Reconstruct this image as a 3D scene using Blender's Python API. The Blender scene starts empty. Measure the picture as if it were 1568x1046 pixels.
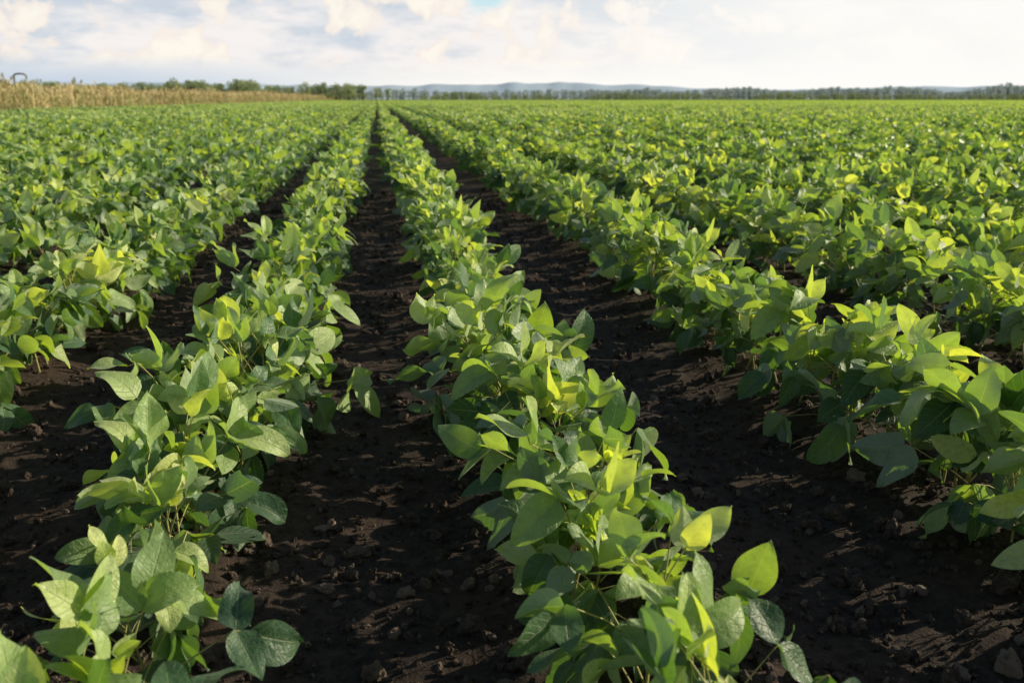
import bpy, math, random
import numpy as np
from mathutils import Vector, noise as mn
random.seed(11); rng=np.random.default_rng(5)
sc=bpy.context.scene
sc.view_settings.view_transform='Standard'; sc.view_settings.look='None'; sc.view_settings.exposure=0
R=math.radians
H=0.78; SP=0.75; YAW=8.17; PITCH=14.9
AZ=R(80); EL=R(24)
SUN=np.array([math.sin(AZ)*math.cos(EL),math.cos(AZ)*math.cos(EL),math.sin(EL)])

# ------------------------------------------------------------ node helper
class NT:
    def __init__(s,t): s.t=t; s.n=t.nodes; s.l=t.links
    def a(s,ty,ins=None,**k):
        n=s.n.new(ty)
        for q,v in k.items(): setattr(n,q,v)
        for q,v in (ins or {}).items():
            if isinstance(v,bpy.types.NodeSocket): s.l.new(v,n.inputs[q])
            else: n.inputs[q].default_value=v
        return n
    def m(s,op,a,b=0.0,c=0.0,clamp=False):
        return s.a('ShaderNodeMath',{0:a,1:b,2:c},operation=op,use_clamp=clamp).outputs[0]
    def ss(s,x,lo,hi,t0=0.0,t1=1.0):
        return s.a('ShaderNodeMapRange',{0:x,1:lo,2:hi,3:t0,4:t1},interpolation_type='SMOOTHSTEP').outputs[0]
    def mix(s,f,a,b,bt='MIX'):
        n=s.n.new('ShaderNodeMix'); n.data_type='RGBA'; n.blend_type=bt
        for i,v in ((0,f),(6,a),(7,b)):
            if isinstance(v,bpy.types.NodeSocket): s.l.new(v,n.inputs[i])
            else: n.inputs[i].default_value=(v if i==0 else (*v,1) if len(v)==3 else v)
        return n.outputs[2]
    def noise(s,vec,scale,detail=3,rough=.5,out=0,**k):
        i={'Scale':scale,'Detail':detail,'Roughness':rough}
        if vec is not None: i['Vector']=vec
        return s.a('ShaderNodeTexNoise',i,**k).outputs[out]
def mat(name):
    m=bpy.data.materials.new(name); m.use_nodes=True; m.node_tree.nodes.clear(); return m,NT(m.node_tree)

# ------------------------------------------------------------ materials
def leaf_mat(name,near=True):
    m,t=mat(name)
    at=t.a('ShaderNodeAttribute',attribute_name='luv')
    sp=t.a('ShaderNodeSeparateXYZ',{0:at.outputs['Vector']})
    u,v,r=sp.outputs
    oi=t.a('ShaderNodeObjectInfo').outputs['Random']
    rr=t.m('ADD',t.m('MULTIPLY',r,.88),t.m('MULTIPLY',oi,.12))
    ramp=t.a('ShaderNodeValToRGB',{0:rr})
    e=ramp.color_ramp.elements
    e[0].position=0; e[0].color=(.038,.098,.060,1)  # dark end deepened: shade painted into the colour of low-value leaves
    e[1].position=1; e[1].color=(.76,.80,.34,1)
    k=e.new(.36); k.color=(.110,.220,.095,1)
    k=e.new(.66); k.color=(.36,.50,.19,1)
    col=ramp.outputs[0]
    au=t.m('ABSOLUTE',u)
    bump=None
    if near:
        mid=t.ss(au,.01,.055,1,0)
        s_=t.m('FRACT',t.m('MULTIPLY',t.m('SUBTRACT',v,t.m('MULTIPLY',t.m('POWER',au,1.3),.2)),6.5))
        tri=t.m('ABSOLUTE',t.m('SUBTRACT',s_,.5))
        lat=t.ss(tri,.43,.5,0,1)
        vein=t.m('MAXIMUM',mid,t.m('MULTIPLY',lat,.6))
        tc=t.a('ShaderNodeTexCoord').outputs['Object']
        n1=t.noise(tc,95,3,.65)
        col=t.mix(t.m('MULTIPLY',vein,.55),col,t.mix(.5,col,(.66,.70,.42)))
        col=t.mix(t.ss(n1,.38,.74,0,.4),col,t.mix(.6,col,(.05,.11,.04)),'MIX')
        h=t.m('SUBTRACT',t.m('MULTIPLY',n1,2.3),t.m('MULTIPLY',vein,.9))
        bump=t.a('ShaderNodeBump',{'Height':h,'Strength':.75,'Distance':.0016}).outputs[0]
    bf=t.a('ShaderNodeNewGeometry').outputs['Backfacing']
    colr=t.mix(t.m('MULTIPLY',bf,.65),col,(.46,.56,.40))
    trc=t.mix(1.0,col,(2.0,2.0,.28),'MULTIPLY')
    ins={'Base Color':colr,'Roughness':.45,'Specular IOR Level':.55,'Sheen Weight':.22,'Sheen Roughness':.45,'Sheen Tint':(1,.97,.82,1)}
    if bump: ins['Normal']=bump
    p=t.a('ShaderNodeBsdfPrincipled',ins)
    tr=t.a('ShaderNodeBsdfTranslucent',{'Color':trc})
    mx=t.a('ShaderNodeMixShader',{0:.34,1:p.outputs[0],2:tr.outputs[0]})
    o=t.a('ShaderNodeOutputMaterial',{0:mx.outputs[0]})
    return m
LEAF=leaf_mat('soybean_leaf'); LEAFF=leaf_mat('soybean_leaf_far',False)
def simple(name,col,rough=.7,var=.3,scale=20,col2=None,spec=.3):
    m,t=mat(name)
    tc=t.a('ShaderNodeTexCoord').outputs['Object']
    n=t.noise(tc,scale,2)
    oi=t.a('ShaderNodeObjectInfo').outputs['Random']
    f=t.m('ADD',t.m('MULTIPLY',t.ss(n,.3,.7),.6),t.m('MULTIPLY',oi,.4))
    c2=col2 or tuple(c*(1-var) for c in col)
    p=t.a('ShaderNodeBsdfPrincipled',{'Base Color':t.mix(f,c2,col),'Roughness':rough,'Specular IOR Level':spec})
    t.a('ShaderNodeOutputMaterial',{0:p.outputs[0]})
    return m
STEM=simple('soybean_stem',(.46,.44,.16),.6,.4,60)
BARK=simple('bark',(.12,.10,.08),.9,.4,3)

def ground_mat():
    m,t=mat('field_soil')
    geo=t.a('ShaderNodeNewGeometry'); P=geo.outputs['Position']
    x,y,z=t.a('ShaderNodeSeparateXYZ',{0:P}).outputs
    n0=t.noise(P,2.2,3,.6); n1=t.noise(P,44,5,.74); n2=t.noise(P,230,3,.7)
    c=t.mix(t.ss(n1,.3,.75),(.020,.014,.0115),(.072,.050,.039))
    c=t.mix(t.ss(n0,.45,.75,0,.5),c,(.095,.052,.033))
    c=t.mix(t.ss(n2,.64,.8,0,.55),c,(.16,.125,.10))
    g=t.mix(t.ss(t.noise(P,.05,3),.3,.7),(.10,.17,.05),(.19,.22,.08))
    out=t.m('MAXIMUM',t.ss(x,-16.6,-17.6,0,1),t.ss(y,400,420,0,1))
    c=t.mix(out,c,g)
    h=t.m('ADD',n1,t.m('MULTIPLY',n2,.5))
    b=t.a('ShaderNodeBump',{'Height':h,'Strength':.9,'Distance':.008}).outputs[0]
    p=t.a('ShaderNodeBsdfPrincipled',{'Base Color':c,'Roughness':.85,'Specular IOR Level':.3,'Normal':b})
    t.a('ShaderNodeOutputMaterial',{0:p.outputs[0]})
    return m
def clod_mat():
    m,t=mat('soil_clod')
    tc=t.a('ShaderNodeTexCoord').outputs['Object']
    n=t.noise(tc,1.6,3,.7)
    oi=t.a('ShaderNodeObjectInfo').outputs['Random']
    c=t.mix(t.ss(n,.3,.7),(.034,.024,.020),(.11,.080,.063))
    c=t.mix(t.ss(oi,.7,1,0,.75),c,(.24,.18,.145))
    b=t.a('ShaderNodeBump',{'Height':t.noise(tc,4,4,.7),'Strength':.7,'Distance':.004}).outputs[0]
    p=t.a('ShaderNodeBsdfPrincipled',{'Base Color':c,'Roughness':.85,'Specular IOR Level':.3,'Normal':b})
    t.a('ShaderNodeOutputMaterial',{0:p.outputs[0]})
    return m

# ------------------------------------------------------------ mesh builder
class MB:
    def __init__(s): s.v=[];s.f=[];s.mi=[];s.a=[];s.n=0
    def add(s,V,F,mi=0,A=None):
        V=np.asarray(V,float)
        s.v.append(V); s.f.extend([[q+s.n for q in f] for f in F]); s.mi.extend([mi]*len(F))
        s.a.append(np.zeros((len(V),3)) if A is None else A); s.n+=len(V)
    def merge(s,o,off,rz,sc_,tilt=(0,0)):
        V=np.vstack(o.v)*sc_; c,s_=math.cos(rz),math.sin(rz)
        X=V[:,0]*c-V[:,1]*s_+V[:,2]*tilt[0]; Y=V[:,0]*s_+V[:,1]*c+V[:,2]*tilt[1]
        s.v.append(np.stack([X,Y,V[:,2]],1)+np.array(off)); n=s.n
        s.f.extend([[q+n for q in f] for f in o.f]); s.mi.extend(o.mi); s.a.extend(o.a); s.n+=o.n
    def mesh(s,name,mats,smooth=True):
        me=bpy.data.meshes.new(name)
        V=np.vstack(s.v)
        me.from_pydata(V.tolist(),[],s.f)
        for m in mats: me.materials.append(m)
        me.polygons.foreach_set('material_index',s.mi)
        me.polygons.foreach_set('use_smooth',[smooth]*len(s.f))
        at=me.attributes.new('luv','FLOAT_VECTOR','POINT')
        at.data.foreach_set('vector',np.vstack(s.a).ravel())
        me.update(); return me
def norm(a): return a/(np.linalg.norm(a)+1e-9)
def leaflet(mb,base,axis,nrm,L,W,rv,ny=9,nx=6,fold=.25,droop=.5,wav=.06,mi=0):
    axis=norm(axis); nrm=norm(nrm-axis*np.dot(nrm,axis)); side=np.cross(axis,nrm)
    ts=np.linspace(0,1,ny+1); us=np.linspace(-1,1,nx+1)
    ph=rng.uniform(0,6.3,3); asym=rng.uniform(-.12,.12); twist=rng.uniform(-.6,.6)
    V=[];A=[]
    a0=droop*.15; px=0;pz=0; cl=[]
    for i,t in enumerate(ts):
        ang=a0-droop*t**1.3
        cl.append((px,pz,ang)); px+=math.cos(ang)*L/ny; pz+=math.sin(ang)*L/ny
    for i,t in enumerate(ts):
        w=W*((t+.004)**.45)*((1-t)**.87)/.433 if t<1 else .0
        px,pz,ang=cl[i]
        for u in us:
            x=u*w*(1+asym*np.sign(u))
            zz=fold*abs(x)*(1-.3*abs(u)) + wav*L*abs(u)**1.5*math.sin(t*7+ph[0]+(2.4 if u>0 else 0)) + .02*L*math.sin(5*t+ph[1])*u
            zz+= x*twist*t
            lx=px-math.sin(ang)*zz; lz=pz+math.cos(ang)*zz
            V.append(base+axis*lx+nrm*lz+side*x); A.append((u,t,rv))
    F=[]
    for i in range(ny):
        for j in range(nx):
            a=i*(nx+1)+j; F.append((a,a+1,a+nx+2,a+nx+1))
    mb.add(V,F,mi,np.array(A))
def tube(mb,pts,r0,r1,n=5,mi=1):
    pts=[np.asarray(p,float) for p in pts]; V=[]
    for i,p in enumerate(pts):
        d=norm(pts[min(i+1,len(pts)-1)]-pts[max(i-1,0)])
        s=norm(np.cross(d,[.31,.95,.1])); w=np.cross(d,s); r=r0+(r1-r0)*i/(len(pts)-1)
        for k in range(n):
            a=2*math.pi*k/n; V.append(p+r*(math.cos(a)*s+math.sin(a)*w))
    F=[(i*n+k,i*n+(k+1)%n,(i+1)*n+(k+1)%n,(i+1)*n+k) for i in range(len(pts)-1) for k in range(n)]
    mb.add(V,F,mi)
def up_n(k=.75,j=.5):
    return norm(np.array([0,0,.75])+k*SUN+rng.normal(0,j,3))
def soy_mb(lod):
    mb=MB(); ny,nx=((10,8),(4,4),(2,2))[lod]
    hgt=rng.uniform(.12,.185); lean=rng.normal(0,.02,2)
    top=np.array([lean[0],lean[1],hgt])
    st=[np.array([0,0,-.02]),top*.5+np.array([*rng.normal(0,.004,2),0]),top]
    if lod<2: tube(mb,st,.0028,.0016,6 if lod==0 else 3)
    nn=rng.integers(7,11); az=rng.uniform(0,6.28)
    for i in range(nn):
        f=(i+1)/nn
        z=.02+f*(hgt-.02); b=top*(z/hgt)
        az+=math.pi+rng.normal(0,.55)+.5
        pl=(.045+.085*math.sin(math.pi*min(1,.25+f*.6)))*rng.uniform(.6,1.3)
        el=R(rng.uniform(8,52)+25*f)
        d=np.array([math.cos(az)*math.cos(el),math.sin(az)*math.cos(el),math.sin(el)])
        e=b+d*pl+np.array([0,0,-.004])
        if lod<2: tube(mb,[b,b+d*pl*.55+np.array([0,0,.004]),e],.0014,.0010,4 if lod==0 else 3)
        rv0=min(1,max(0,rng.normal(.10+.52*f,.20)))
        S=rng.uniform(.72,1.16)*(.061 if f<.75 else .055)
        e2=rng.uniform(-70,15) if f<.6 else rng.uniform(-40,72)
        def dirv(da,el_):
            return np.array([math.cos(az+da)*math.cos(R(el_)),math.sin(az+da)*math.cos(R(el_)),math.sin(R(el_))])
        tn=up_n(.95,.62)
        for (da,off,sz) in ((0,.019,1.12),(rng.uniform(.9,1.5),.003,1.),(-rng.uniform(.9,1.5),.003,1.)):
            dd=dirv(da,e2+rng.normal(0,24)); bs=e+dirv(0,e2)*off
            if off>.01 and lod<2: tube(mb,[e,bs],.0009,.0008,4 if lod==0 else 3)
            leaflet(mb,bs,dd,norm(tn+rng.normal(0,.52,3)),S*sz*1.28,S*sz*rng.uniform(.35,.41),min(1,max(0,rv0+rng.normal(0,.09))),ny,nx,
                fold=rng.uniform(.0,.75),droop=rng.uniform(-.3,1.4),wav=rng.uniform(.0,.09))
    for k in range(2):
        a=rng.uniform(0,6.28); el=R(rng.uniform(40,75))
        d=np.array([math.cos(a)*math.cos(el),math.sin(a)*math.cos(el),math.sin(el)])
        e=top+d*.025
        if lod<2: tube(mb,[top,e],.001,.0007,3)
        for da in (0,1.1,-1.1):
            dd=np.array([math.cos(a+da)*.6,math.sin(a+da)*.6,rng.uniform(.3,.9)])
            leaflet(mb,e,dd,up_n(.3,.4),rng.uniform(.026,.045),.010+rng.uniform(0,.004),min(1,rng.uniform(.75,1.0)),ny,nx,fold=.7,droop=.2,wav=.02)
    return mb
def collection(name,meshes):
    c=bpy.data.collections.new(name)
    for i,me in enumerate(meshes):
        o=bpy.data.objects.new('%s_part_%02d'%(name,i),me); c.objects.link(o)
    return c
def segment(lod,pool,length,st):
    mb=MB(); y=-length/2
    while y<length/2:
        mb.merge(pool[rng.integers(len(pool))],(rng.normal(0,.018),y,0),rng.normal(0,.5),rng.normal(1.05,.1),rng.normal(0,.12,2))
        y+=st*rng.uniform(.7,1.3)
    return mb.mesh('soybean_row_segment',[LEAFF,STEM])
C0=collection('soybean_plants_near',[soy_mb(0).mesh('soybean_plant_mesh',[LEAF,STEM]) for _ in range(32)])
p1=[soy_mb(1) for _ in range(16)]; p2=[soy_mb(2) for _ in range(14)]
C1=collection('soybean_rows_mid',[segment(1,p1,.8,.09) for _ in range(9)])
C2=collection('soybean_rows_far',[segment(2,p2,2.,.11) for _ in range(8)])
def patch():
    mb=MB()
    for r in range(4):
        for k in range(150):
            x=-1.125+r*.75+rng.normal(0,.13); y=rng.uniform(-1.5,1.5); z=max(.08,.27-.9*(x-(-1.125+r*.75))**2*2+rng.normal(0,.025))
            leaflet(mb,np.array([x,y,z]),np.array([*rng.normal(0,1,2),rng.normal(0,.6)]),up_n(1.2,.5),.12,.045,rng.uniform(.25,.9),2,2,fold=.2,droop=.6)
    return mb.mesh('soybean_patch_mesh',[LEAFF,STEM])
C3=collection('soybean_patches',[patch() for _ in range(5)])

GNC={}
def inst_obj(name,sets):
    me=bpy.data.meshes.new(name)
    P=np.vstack([s[1] for s in sets]); 
    me.vertices.add(len(P)); me.vertices.foreach_set('co',P.ravel())
    a=me.attributes.new('rot','FLOAT_VECTOR','POINT'); a.data.foreach_set('vector',np.vstack([s[2] for s in sets]).astype(float).ravel())
    a=me.attributes.new('scl','FLOAT','POINT'); a.data.foreach_set('value',np.concatenate([s[3] for s in sets]).astype(float))
    a=me.attributes.new('lod','INT','POINT'); a.data.foreach_set('value',np.concatenate([np.full(len(s[1]),i) for i,s in enumerate(sets)]).astype(np.int32))
    a=me.attributes.new('idx','INT','POINT'); a.data.foreach_set('value',rng.integers(0,1000,len(P)).astype(np.int32))
    o=bpy.data.objects.new(name,me); sc.collection.objects.link(o)
    key=tuple(s[0].name for s in sets)
    if key not in GNC:
        g=bpy.data.node_groups.new('scatter_'+key[0],'GeometryNodeTree'); GNC[key]=g
        g.interface.new_socket('Geometry',in_out='INPUT',socket_type='NodeSocketGeometry')
        g.interface.new_socket('Geometry',in_out='OUTPUT',socket_type='NodeSocketGeometry')
        t=NT(g); gi=t.a('NodeGroupInput'); go=t.a('NodeGroupOutput'); j=t.a('GeometryNodeJoinGeometry')
        def na(n,ty): return t.a('GeometryNodeInputNamedAttribute',{'Name':n},data_type=ty).outputs[0]
        for i,s in enumerate(sets):
            ci=t.a('GeometryNodeCollectionInfo',{'Collection':s[0],'Separate Children':True,'Reset Children':True})
            cmp=t.a('FunctionNodeCompare',data_type='INT',operation='EQUAL')
            lodo=na('lod','INT'); g.links.new(lodo,cmp.inputs[2]); cmp.inputs[3].default_value=i
            ip=t.a('GeometryNodeInstanceOnPoints',{'Points':gi.outputs[0],'Selection':cmp.outputs[0],'Instance':ci.outputs[0],'Pick Instance':True,
                'Instance Index':na('idx','INT'),'Rotation':na('rot','FLOAT_VECTOR'),'Scale':na('scl','FLOAT')})
            g.links.new(ip.outputs[0],j.inputs[0])
        g.links.new(j.outputs[0],go.inputs[0])
    md=o.modifiers.new('scatter','NODES'); md.node_group=GNC[key]
    return o
# ------------------------------------------------------------ crop rows
NEARX={-2:-1.01,-1:-.335,0:.285,1:1.09}
def rowx(k):
    if k in NEARX: return NEARX[k]
    return 1.09+(k-1)*SP if k>1 else -1.01+(k+2)*SP
def gz(x,y): return .018*math.cos(2*math.pi*(x-SP/2)/SP)
YN,YM,YF=7.5,22,62
def inview(x,y,m=2.0):
    a=math.atan2(x,y+1.5)
    return R(YAW-36)<a<R(YAW+36) or (abs(x)<m+.6 and y>.2)
for k in range(-22,62):
    X=rowx(k); sets=[]; big=1.02 if k in(-1,0) else (1.08 if k in (-2,1) else 1.15)
    for q,(C,y0,y1,st) in enumerate(((C0,.35,YN,.086),(C1,YN+.4,YM,.8),(C2,YM+1,YF,2.))):
        P=[];RT=[];S=[]
        y=y0+(random.random()*st if q==0 else 0)
        while y<y1:
            if inview(X,y):
                wob=.018*math.sin(y*1.3+k*2.1)+.012*math.sin(y*3.7+k)
                x=X+wob+random.gauss(0,.02)
                P.append((x,y,gz(X,y)-.004))
                vig=big*(1+.22*mn.noise(Vector((X*2,y*1.1,3))))
                if q==0: RT.append((random.gauss(0,.17),random.gauss(0,.17),random.gauss(0,.6))); S.append(min(1.2 if y>1.4 else 1.0,vig*random.gauss(1.02,.10)))
                else: RT.append((0,0,random.gauss(0,.02))); S.append(vig*random.gauss(1.0,.04))
            y+=st*(random.uniform(.6,1.4) if q==0 else 1)
        sets.append((C,np.array(P).reshape(-1,3),np.array(RT).reshape(-1,3),np.array(S)))
    if sum(len(s[1]) for s in sets)==0: continue
    inst_obj('soybean_row',sets)
P=[]
for iy in range(0,114):
    y=YF+1.5+iy*3
    for ix in range(-6,110):
        x=ix*3
        if x<-15.9: continue
        if R(YAW-34)<math.atan2(x,y)<R(YAW+34): P.append((x,y,0))
P=np.array(P,float); RT=np.zeros_like(P)
inst_obj('soybean_field',[(C3,P,RT,rng.normal(1,.02,len(P)))])

# ------------------------------------------------------------ ground
def grow(a,b,st,end,f=1.09):
    v=[a+i*st for i in range(int((b-a)/st)+1)]; s=st; x=v[-1]
    while x<end: s*=f; x+=s; v.append(x)
    return v
gx=grow(0,3.0,.016,3500); gxn=[-q for q in grow(0,2.2,.016,3500)][1:]
gx=np.array(gxn[::-1]+gx)
gyp=grow(.4,4.6,.016,4500,1.06); gyn=[.4-q for q in grow(0,.1,.1,300,1.5)][1:]
gy=np.array(gyn[::-1]+gyp)
nxg,nyg=len(gx),len(gy)
XX,YY=np.meshgrid(gx,gy)
Z=.018*np.cos(2*math.pi*(XX-SP/2)/SP)*np.clip(1-YY/60,0,1)*(np.abs(XX)<40)
fine=(XX>-8)&(XX<9)&(YY<16)&(YY>-1)
def relief(x,y): return mn.noise(Vector((x*4,y*4,0)))*.010+mn.noise(Vector((x*14,y*14,5)))*.008
for j,i in zip(*np.nonzero(fine)):
    x=XX[j,i];y=YY[j,i]
    n=relief(x,y)
    if x<3.2 and x>-2.4 and y<5: 
        n+=abs(mn.noise(Vector((x*34,y*34,9))))*.009+mn.noise(Vector((x*60,y*60,2)))*.005
    Z[j,i]+=n
V=np.stack([XX.ravel(),YY.ravel(),Z.ravel()],1)
idx=np.arange(nxg*nyg).reshape(nyg,nxg)
F=np.stack([idx[:-1,:-1],idx[:-1,1:],idx[1:,1:],idx[1:,:-1]],-1).reshape(-1,4)
me=bpy.data.meshes.new('ground'); me.from_pydata(V.tolist(),[],F.tolist()); me.polygons.foreach_set('use_smooth',[True]*len(F))
me.materials.append(ground_mat()); go=bpy.data.objects.new('ground',me); sc.collection.objects.link(go)

# clods
import bmesh
CM=clod_mat()
def clod():
    bm=bmesh.new(); bmesh.ops.create_icosphere(bm,subdivisions=3,radius=1)
    o=Vector(rng.uniform(0,50,3))
    sx,sy,sz=rng.uniform(.7,1.2),rng.uniform(.6,1.),rng.uniform(.45,.8)
    for v in bm.verts:
        c=v.co.copy()
        v.co=c*(1+.55*mn.noise(c*1.3+o)+.32*mn.noise(c*3.1+o)+.14*mn.noise(c*7+o))
        v.co.x*=sx;v.co.y*=sy;v.co.z*=sz
    me=bpy.data.meshes.new('clod'); bm.to_mesh(me); bm.free(); me.materials.append(CM); return me
CC=collection('soil_clods_parts',[clod() for _ in range(10)])
P=[];RT=[];S=[]
for i in range(42000):
    y=.7+7.5*random.random()**1.7
    x=random.uniform(-2.6,3.4)*min(1,.35+y/5)*1.3
    s=min(.023,.0026*math.exp(abs(random.gauss(0,.82))))
    P.append((x,y,gz(x,y)+relief(x,y)+s*.25+.003)); RT.append([random.uniform(0,6.28) for _ in range(3)]); S.append(s)
inst_obj('soil_clods',[(CC,np.array(P),np.array(RT),np.array(S))])

# ------------------------------------------------------------ dry reeds strip on the left border
REED=simple('dry_reed',(.78,.63,.36),.8,.4,2,(.54,.45,.21)); REEDG=simple('green_reed',(.42,.48,.18),.8,.4,2)
def reed():
    mb=MB()
    for k in range(46):
        b=np.array([*rng.normal(0,.35,2),0]); h=rng.uniform(.4,1.15); d=np.array([*rng.normal(0,.12,2),1.])
        t=b+norm(d)*h; s=norm(np.array([*rng.normal(0,1,2),0]))*.011
        bend=np.array([*rng.normal(0,.10,2),0])
        mi=0 if rng.random()<.6 else 1
        mid=(b+t)/2
        mb.add([b-s,b+s,mid+s,mid-s,t+bend+s*.5,t+bend-s*.5],[(0,1,2,3),(3,2,4,5)],mi)
        if rng.random()<.4:
            e=t+bend
            for q in range(5):
                w=rng.normal(0,.025,3); mb.add([e+w,e+w+s*2.2,e+w+s*1.5+[0,0,.08],e+w+[.01,0,.1]],[(0,1,2,3)],0)
        for q in range(2):
            z=rng.uniform(.2,.85); c=b+(t-b)*z; dd=np.array([*rng.normal(0,.16,2),rng.uniform(0,.18)]); ww=np.array([0,0,.012])
            mb.add([c-ww,c+ww,c+dd+ww*.2,c+dd-ww*.2],[(0,1,2,3)],mi)
    return mb.mesh('reed_mesh',[REED,REEDG],False)
CR=collection('reed_clumps',[reed() for _ in range(6)])
P=[];S=[]
for i in range(8500):
    y=18+520*random.random()**1.7; x=random.uniform(-25,-17.0)-(y>200)*random.random()*6
    P.append((x,y,0)); S.append(random.gauss(.88,.14)*(1+.40*mn.noise(Vector((x*.3,y*.2,0))))*(1+min(.5,y/450)))
P=np.array(P);RT=np.zeros_like(P);RT[:,2]=rng.uniform(0,6.28,len(P))
inst_obj('dry_reeds',[(CR,P,RT,np.array(S))])

# ------------------------------------------------------------ distant trees
def tree_mat(name,c1,c2):
    m,t=mat(name)
    at=t.a('ShaderNodeAttribute',attribute_name='luv'); r=t.a('ShaderNodeSeparateXYZ',{0:at.outputs['Vector']}).outputs[2]
    oi=t.a('ShaderNodeObjectInfo').outputs['Random']
    c=t.mix(t.m('ADD',t.m('MULTIPLY',r,.5),t.m('MULTIPLY',oi,.5)),c1,c2)
    p=t.a('ShaderNodeBsdfDiffuse',{0:c}); tr=t.a('ShaderNodeBsdfTranslucent',{0:c})
    mx=t.a('ShaderNodeMixShader',{0:.3,1:p.outputs[0],2:tr.outputs[0]})
    t.a('ShaderNodeOutputMaterial',{0:mx.outputs[0]}); return m
TM=tree_mat('tree_foliage',(.22,.31,.19),(.50,.54,.25))
TMH=tree_mat('tree_foliage_hazy',(.44,.53,.56),(.52,.59,.57))  # distance haze mixed into the foliage colours
def tree(m,h=6.,wid=1.,bush=False):
    mb=MB(); tr_h=.25*h if not bush else .05*h
    tube(mb,[(0,0,-.1),(.05*h*.3,0,h*.4),(0.02*h,0.01,h*.75)],.03*h,.008*h,6)
    cl=[]
    for k in range(11 if not bush else 7):
        z=rng.uniform(tr_h,h*.9); rr=(.34*h*wid)*math.sin(math.pi*min(.95,.25+.7*(z-tr_h)/(h-tr_h)))
        a=rng.uniform(0,6.28); c=np.array([math.cos(a)*rr*rng.uniform(.3,1),math.sin(a)*rr*rng.uniform(.3,1),z]); cl.append(c)
        tube(mb,[(0.01*h,0,max(.1*h,z*.55)),c],.010*h,.004*h,4)
    for c in cl:
        cr=rng.uniform(.10,.19)*h; sh=rng.uniform(0,1)
        for q in range(60):
            d=norm(rng.normal(0,1,3))*cr*rng.uniform(.5,1.1)*[1,1,.8]; p=c+d
            a=norm(rng.normal(0,1,3)); b=norm(np.cross(a,rng.normal(0,1,3))); s=.030*h*rng.uniform(.6,1.3)
            A=np.full((4,3),min(1,max(0,sh+rng.normal(0,.2))))
            mb.add([p-a*s,p+b*s*.6,p+a*s,p-b*s*.6],[(0,1,2,3)],0,A)
    return mb.mesh('tree_mesh',[m,BARK],False)
T1=collection('near_trees',[tree(TM,6,1,b) for b in (0,0,0,1,1,1)])
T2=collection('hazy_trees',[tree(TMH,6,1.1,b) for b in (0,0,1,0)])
TP=collection('tall_trees',[tree(TM,8,.45) for _ in range(2)])
def pol(px,d):
    a=R(YAW)+math.atan((px-784)/1442); return math.sin(a)*d, math.cos(a)*d
def band(name,C,px0,px1,d0,d1,n,smin,smax,seed=0):
    P=[];S=[]
    for i in range(n):
        px=random.uniform(px0,px1); d=random.uniform(d0,d1); x,y=pol(px,d)
        P.append((x,y,-.1)); w=.5+.5*mn.noise(Vector((px*.012,seed,0)))*1.6
        S.append(smin+(smax-smin)*min(1,max(0,w))*random.uniform(.6,1.1))
    P=np.array(P);RT=np.zeros_like(P);RT[:,2]=rng.uniform(0,6.28,len(P))
    inst_obj(name,[(C,P,RT,np.array(S))])
band('distant_treeline',T1,-150,560,330,480,400,.8,1.5,3)
band('distant_treeline',T1,640,1800,455,560,700,.25,.85,8)
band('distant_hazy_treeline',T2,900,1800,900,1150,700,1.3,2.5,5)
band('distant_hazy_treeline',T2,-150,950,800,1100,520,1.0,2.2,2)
band('roadside_trees',TP,440,600,300,420,9,.6,.85,4)

# hills
def hills():
    HM=simple('hill_haze_blue',(.54,.66,.78),.95,.3,.004,(.49,.61,.74),0)  # aerial haze put into the hill colour as pale blue
    V=[];F=[]; na=260; nr=10
    for i in range(na+1):
        az=R(-34+90*i/na); px=784+1442*math.tan(az-R(YAW)) 
        g=lambda c,w:math.exp(-((px-c)/w)**2)
        hh=28+ 15*g(700,170)+15*g(880,130)+8*g(1010,80)+22*g(250,260)+8*g(1450,220)
        hh*=1+.16*mn.noise(Vector((az*14,0,1)))+.08*mn.noise(Vector((az*60,0,2)))
        for j in range(nr+1):
            f=j/nr; d=3000+900*f
            z=hh*1.15*math.sin(math.pi*f)**.8*(1+.15*mn.noise(Vector((az*30,f*3,4)))) -1
            V.append((math.sin(az)*d,math.cos(az)*d,z))
    for i in range(na):
        for j in range(nr):
            a=i*(nr+1)+j; F.append((a,a+nr+1,a+nr+2,a+1))
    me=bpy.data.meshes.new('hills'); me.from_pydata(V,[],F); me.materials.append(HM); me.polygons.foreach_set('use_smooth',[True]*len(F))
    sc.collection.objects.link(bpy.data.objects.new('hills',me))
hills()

def standpipe():
    mb=MB(); x0,y0=pol(26,60)
    pts=[(0,0,0),(0,0,1.85)]+[(.32-.32*math.cos(a),0,2.05+.10*math.sin(a)) for a in np.linspace(.1,math.pi-.2,8)]+[(.68,0,1.85)]
    tube(mb,pts,.05,.045,8,0); tube(mb,[(0,0,0),(0,0,.12)],.12,.10,10,0); tube(mb,[(0,-.12,.6),(0,.12,.6)],.05,.05,8,0)
    me=mb.mesh('irrigation_standpipe',[simple('weathered_pipe',(.24,.22,.20),.6,.4,8)])
    o=bpy.data.objects.new('irrigation_standpipe',me); o.location=(x0,y0,0); sc.collection.objects.link(o)
standpipe()

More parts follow.
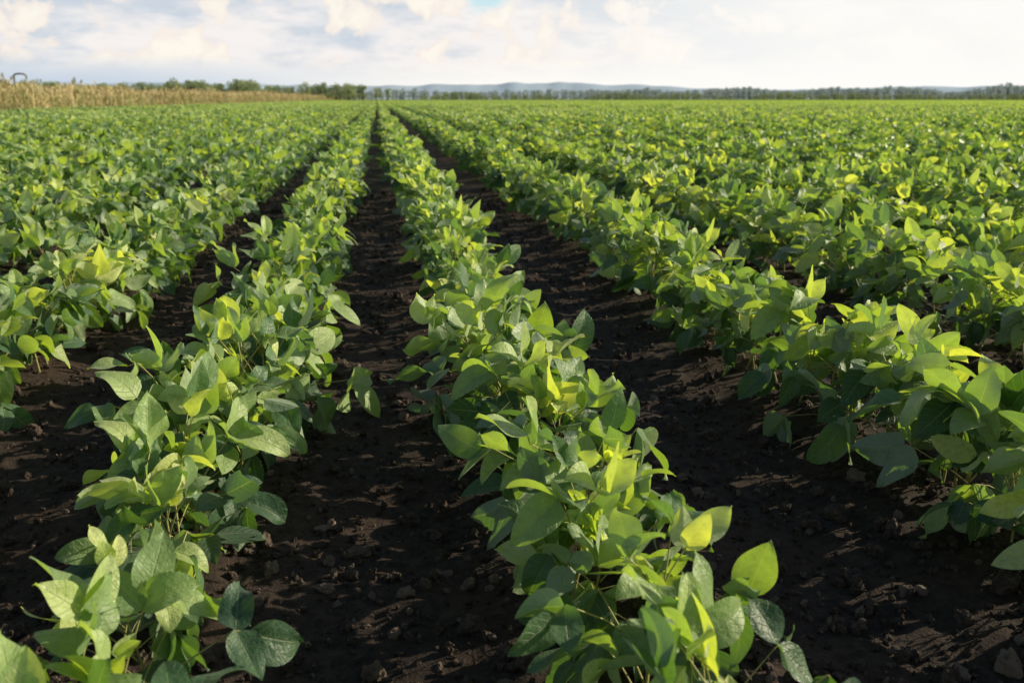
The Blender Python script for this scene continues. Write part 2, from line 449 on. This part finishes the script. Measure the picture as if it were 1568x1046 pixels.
# ------------------------------------------------------------ world
w=bpy.data.worlds.new('World'); sc.world=w; w.use_nodes=True; w.node_tree.nodes.clear(); t=NT(w.node_tree)
sky=t.a('ShaderNodeTexSky'); sky.sky_type='NISHITA'; sky.sun_disc=False; sky.sun_elevation=EL; sky.sun_rotation=AZ
bg1=t.a('ShaderNodeBackground',{0:sky.outputs[0],1:.08})
tc=t.a('ShaderNodeTexCoord').outputs['Generated']
x,y,z=t.a('ShaderNodeSeparateXYZ',{0:tc}).outputs
az=t.m('ARCTAN2',x,y)
v1=t.a('ShaderNodeCombineXYZ',{0:az,1:t.m('MULTIPLY',z,1.2),2:4.4}).outputs[0]
v2=t.a('ShaderNodeCombineXYZ',{0:az,1:t.m('MULTIPLY',z,3.4),2:3.1}).outputs[0]
warp=t.noise(v1,12,4,.55,1)
v1w=t.a('ShaderNodeVectorMath',{0:v1,1:t.a('ShaderNodeVectorMath',{0:warp,3:.07},operation='SCALE').outputs[0]},operation='ADD').outputs[0]
nb=t.noise(v2,7,6,.58); nc=t.noise(v1w,18,6,.5); ns=t.noise(v2,18,5,.6)
g_r=t.ss(az,.02,.48)
base=t.mix(t.ss(nb,.38,.58),(.60,.67,.75),(.93,.89,.87))
base=t.mix(t.m('MULTIPLY',t.ss(ns,.48,.66),.35),base,(.66,.69,.75))
puff=t.m('MULTIPLY',t.ss(nc,.50,.57),t.m('MULTIPLY',t.ss(z,.022,.045),t.ss(z,.30,.10)))
pc=t.mix(t.ss(nc,.53,.64),(.93,.84,.77),(1.0,.95,.84))
base=t.mix(t.m('MULTIPLY',puff,.92),base,pc)
hz=t.mix(t.ss(az,-.3,.12),(.58,.67,.77),(.99,.96,.91))
base=t.mix(t.ss(z,.046,.014),base,hz)
base=t.mix(t.m('MULTIPLY',g_r,.86),base,(1.0,.985,.95))
dx=t.m('SUBTRACT',az,.118); dz=t.m('SUBTRACT',z,.110)
gap=t.m('EXPONENT',t.m('MULTIPLY',t.m('ADD',t.m('POWER',t.m('DIVIDE',dx,.034),2.0),t.m('POWER',t.m('DIVIDE',dz,.036),2.0)),-1.0))
gapm=t.ss(t.m('ADD',gap,t.m('MULTIPLY',t.m('SUBTRACT',ns,.5),2.0)),.35,1.0)
base=t.mix(t.m('MULTIPLY',gapm,.85),base,(.56,.81,.89))
bg2=t.a('ShaderNodeBackground',{0:base,1:1.0})
cover=t.ss(z,.12,.34,1,.0)
mask=t.m('MULTIPLY',cover,t.ss(z,-.3,-.05),clamp=True)
mx=t.a('ShaderNodeMixShader',{0:mask,1:bg1.outputs[0],2:bg2.outputs[0]})
t.a('ShaderNodeOutputWorld',{0:mx.outputs[0]})

# sun
L=bpy.data.lights.new('sun','SUN'); L.energy=5; L.angle=R(.6); L.color=(1,.88,.64)
lo=bpy.data.objects.new('sun',L); sc.collection.objects.link(lo)
lo.rotation_euler=Vector(tuple(SUN)).to_track_quat('Z','Y').to_euler()
# camera
cd=bpy.data.cameras.new('camera'); co=bpy.data.objects.new('camera',cd); sc.collection.objects.link(co); sc.camera=co
cd.lens=32; cd.sensor_width=36; cd.clip_start=.02; cd.clip_end=9000
co.location=(0,0,H); co.rotation_euler=(R(90-PITCH),0,R(-YAW))
cd.dof.use_dof=True; cd.dof.focus_distance=1.8; cd.dof.aperture_fstop=6.3
